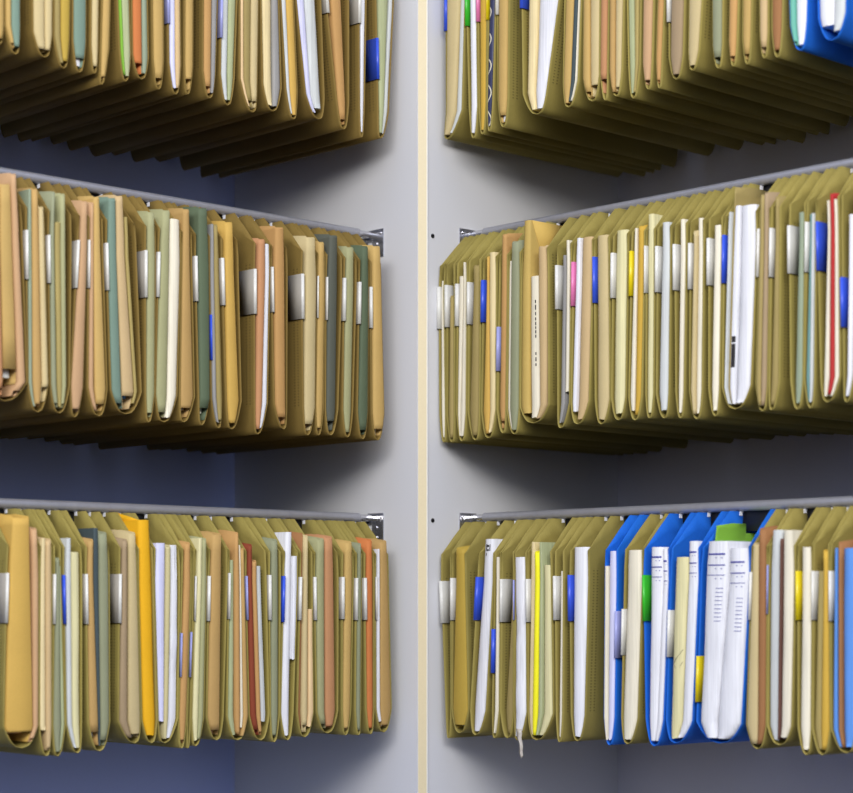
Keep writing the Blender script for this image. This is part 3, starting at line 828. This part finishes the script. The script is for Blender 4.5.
# ------------------------------------------------------------------ rails and brackets
U_END = .80
ROT = {'L': math.pi / 2, 'R': 0.}
for bay in 'LR':
    sg = -1 if bay == 'L' else 1
    for row in 'tmb':
        zt = CAM_Z + Z_RAIL[row]
        oz = zt - .030
        o = thing('file_rail', f"grey steel file rail carrying the {ROWNAME[row]} row of hanging files, {SIDE[bay]} side", 'rail',
                  (-H - V_RAIL, -H, oz) if bay == 'L' else (H, H + V_RAIL, oz), ROT[bay], 'steel file rails')
        def rng(a, b): return (min(sg * a, sg * b), max(sg * a, sg * b))
        m = MB(); x0, x1 = rng(.024, U_END - .001)
        m.tube('x', (0, .030 - .0062), .0062, x0, x1, 20)
        m.build('rail_tube', STEEL, o, angle=.9)
        m = MB(); x0, x1 = rng(.0015, U_END - .001)
        m.box(x0, x1, V_CH - V_RAIL - .0006, V_CH - V_RAIL + .0006, -.006, .0190)
        m.build('rail_channel', BLACK, o, smooth=False)
        # end bracket screwed to the end panel
        m = MB(); x0, x1 = rng(.0004, .0016)
        m.box(x0, x1, -.0260, -.0030, -.008, .030)
        m.box(x0, x1, -.0030, .0060, .014, .030)
        x0, x1 = rng(.0016, .024)
        m.tube('x', (.0, .0238), .0046, x0, x1, 14)
        b = bevel(m.build('end_bracket', CHROME, o, smooth=False), .0005)
        b['label'] = 'shiny steel end bracket'
        for q in (-.003, .0105, .0245):
            m = MB(); x0, x1 = rng(.0016, .0030)
            m.tube('x', (-.0185 if q > .02 else -.011, q), .0028, x0, x1, 14)
            m.build('screw', CHROME, b, angle=.9)

# ------------------------------------------------------------------ the setting
def struct(name, mb, mat, parent=None, **k):
    o = mb.build(name, mat, parent, smooth=False, **k)
    if not parent: o['kind'] = 'structure'
    return o


PANEL = plain('end_panel_paint', (220, 220, 222), rough=.55, noise=.03, scale=900., bump=.02)
BACKL = plain('back_panel_left_paint', (182, 194, 240), rough=.6, noise=.04, scale=500.)
BACKR = plain('back_panel_right_paint', (212, 209, 217), rough=.6, noise=.04, scale=500.)
EDGE = plain('cream_edging', (218, 203, 164), rough=.5, noise=.05, scale=400.)
WHITE = plain('white_edge', (235, 232, 222), rough=.5)
FLOORM = plain('grey_floor', (30, 27, 24), rough=.7)
ZT = 2.7
T_ = .016
m = MB(); m.box(-H - DEPTH, -H + .0032, -H, -H + T_ * .3, 0, ZT); struct('wall_inner_left', m, PANEL)
m = MB(); m.box(H - T_ * .3, H, H, H + DEPTH, 0, ZT); wr = struct('wall_inner_right', m, PANEL)
m = MB(); m.box(-H - DEPTH - T_, -H - DEPTH, -H - U_END, -H + .005, 0, ZT); struct('wall_left', m, BACKL)
m = MB(); m.box(H - .005, H + U_END, H + DEPTH, H + DEPTH + T_, 0, ZT); struct('wall_right', m, BACKR)
m = MB(); m.box(-H - DEPTH, -H + .01, -H - U_END - T_, -H - U_END, 0, ZT); struct('wall_outer_left', m, PANEL)
m = MB(); m.box(H + U_END, H + U_END + T_, H - .01, H + DEPTH, 0, ZT); struct('wall_outer_right', m, PANEL)
# cream corner post, its face turned to the room, with a pale edge line on both sides
def post(name, t0, t1, d0, d1, mat):
    mb = MB(); r = Vector((S2, S2)); f = Vector((-S2, S2)); b = []
    for z in (0, ZT):
        for t, d in ((t0, d0), (t1, d0), (t1, d1), (t0, d1)):
            q = r * t + f * d; b.append((q.x, q.y, z))
    mb.v = b
    mb.f = [(3, 2, 1, 0), (4, 5, 6, 7), (0, 1, 5, 4), (1, 2, 6, 5), (2, 3, 7, 6), (3, 0, 4, 7)]; mb.m = [0] * 6
    return struct(name, mb, mat)
w_ = H / S2
P_ = .0024          # the post sits a touch to the right of the joint
post('trim_1', P_ - w_ + .0008, P_ + w_ - .0010, -.0010, .004, EDGE)
post('trim_2', P_ + w_ - .0010, P_ + w_ + .0002, -.0012, .0006, WHITE)
post('trim_3', P_ - w_ - .0001, P_ - w_ + .0008, -.0011, .0006, WHITE)
# drilled peg holes of the right end panel
for py in (236, 520.5):
    lxv = None
    a, b = 0., .1
    for _ in range(40):
        mm = (a + b) / 2; r, g = cam_rg(0, mm, 'R')
        if 426.5 + F_PX * r / g < 432.6: a = mm
        else: b = mm
    r, g = cam_rg(0, a, 'R'); z = CAM_Z + (HOR - py) * g / F_PX
    mb = MB(); mb.tube('x', (H + a, z), .0030, H - .001, H + .0006, 16)
    h = mb.build('peg_hole', BLACK, wr, angle=.9)
m = MB(); m.box(-1.6, 3.2, -3.6, 1.6, -.05, 0); struct('floor', m, FLOORM)

# ------------------------------------------------------------------ camera
cd = bpy.data.cameras.new('camera'); cam = bpy.data.objects.new('camera', cd); COL.objects.link(cam)
fw = Vector((-S2, S2, 0)); rt = Vector((S2, S2, 0))
cam.location = -fw * DIST + rt * OFF + Vector((0, 0, CAM_Z))
d = (rt * SY + fw * CY)
cam.rotation_euler = d.to_track_quat('-Z', 'Y').to_euler()
cd.sensor_width = 36; cd.lens = F_PX / 853 * 36
cd.shift_y = (HOR - 396.5) / 853
cd.dof.use_dof = True; cd.dof.focus_distance = 2.56; cd.dof.aperture_fstop = 4.0
cd.clip_start = .05
SC.camera = cam

# ------------------------------------------------------------------ light
w = bpy.data.worlds.new('world'); SC.world = w; w.use_nodes = True
wt = w.node_tree
bg = wt.nodes['Background']; bg.inputs[1].default_value = 1.3
tcw = wt.nodes.new('ShaderNodeTexCoord'); sepw = wt.nodes.new('ShaderNodeSeparateXYZ'); rmp = wt.nodes.new('ShaderNodeValToRGB')
wt.links.new(tcw.outputs['Generated'], sepw.inputs[0])
mrw = wt.nodes.new('ShaderNodeMapRange'); mrw.inputs['From Min'].default_value = -1; mrw.inputs['From Max'].default_value = 1
wt.links.new(sepw.outputs[2], mrw.inputs['Value']); wt.links.new(mrw.outputs[0], rmp.inputs[0])
rmp.color_ramp.elements[0].position = .47; rmp.color_ramp.elements[0].color = (.012, .010, .009, 1)
rmp.color_ramp.elements[1].position = .57; rmp.color_ramp.elements[1].color = (.60, .68, .92, 1)
wt.links.new(rmp.outputs[0], bg.inputs[0])


def area(name, loc, target, size, sy, power, col):
    l = bpy.data.lights.new(name, 'AREA'); l.shape = 'RECTANGLE'; l.size = size; l.size_y = sy; l.energy = power; l.color = col
    o = bpy.data.objects.new(name, l); COL.objects.link(o); o.location = loc
    o.rotation_euler = (Vector(target) - Vector(loc)).to_track_quat('-Z', 'Y').to_euler()
area('ceiling_lamp', tuple(-fw * 2.5 + Vector((0, 0, 2.45))), (0, 0, 1.45), 2.2, .55, 64, (1., .97, .93))

SC.view_settings.view_transform = 'Standard'
SC.view_settings.look = 'None'
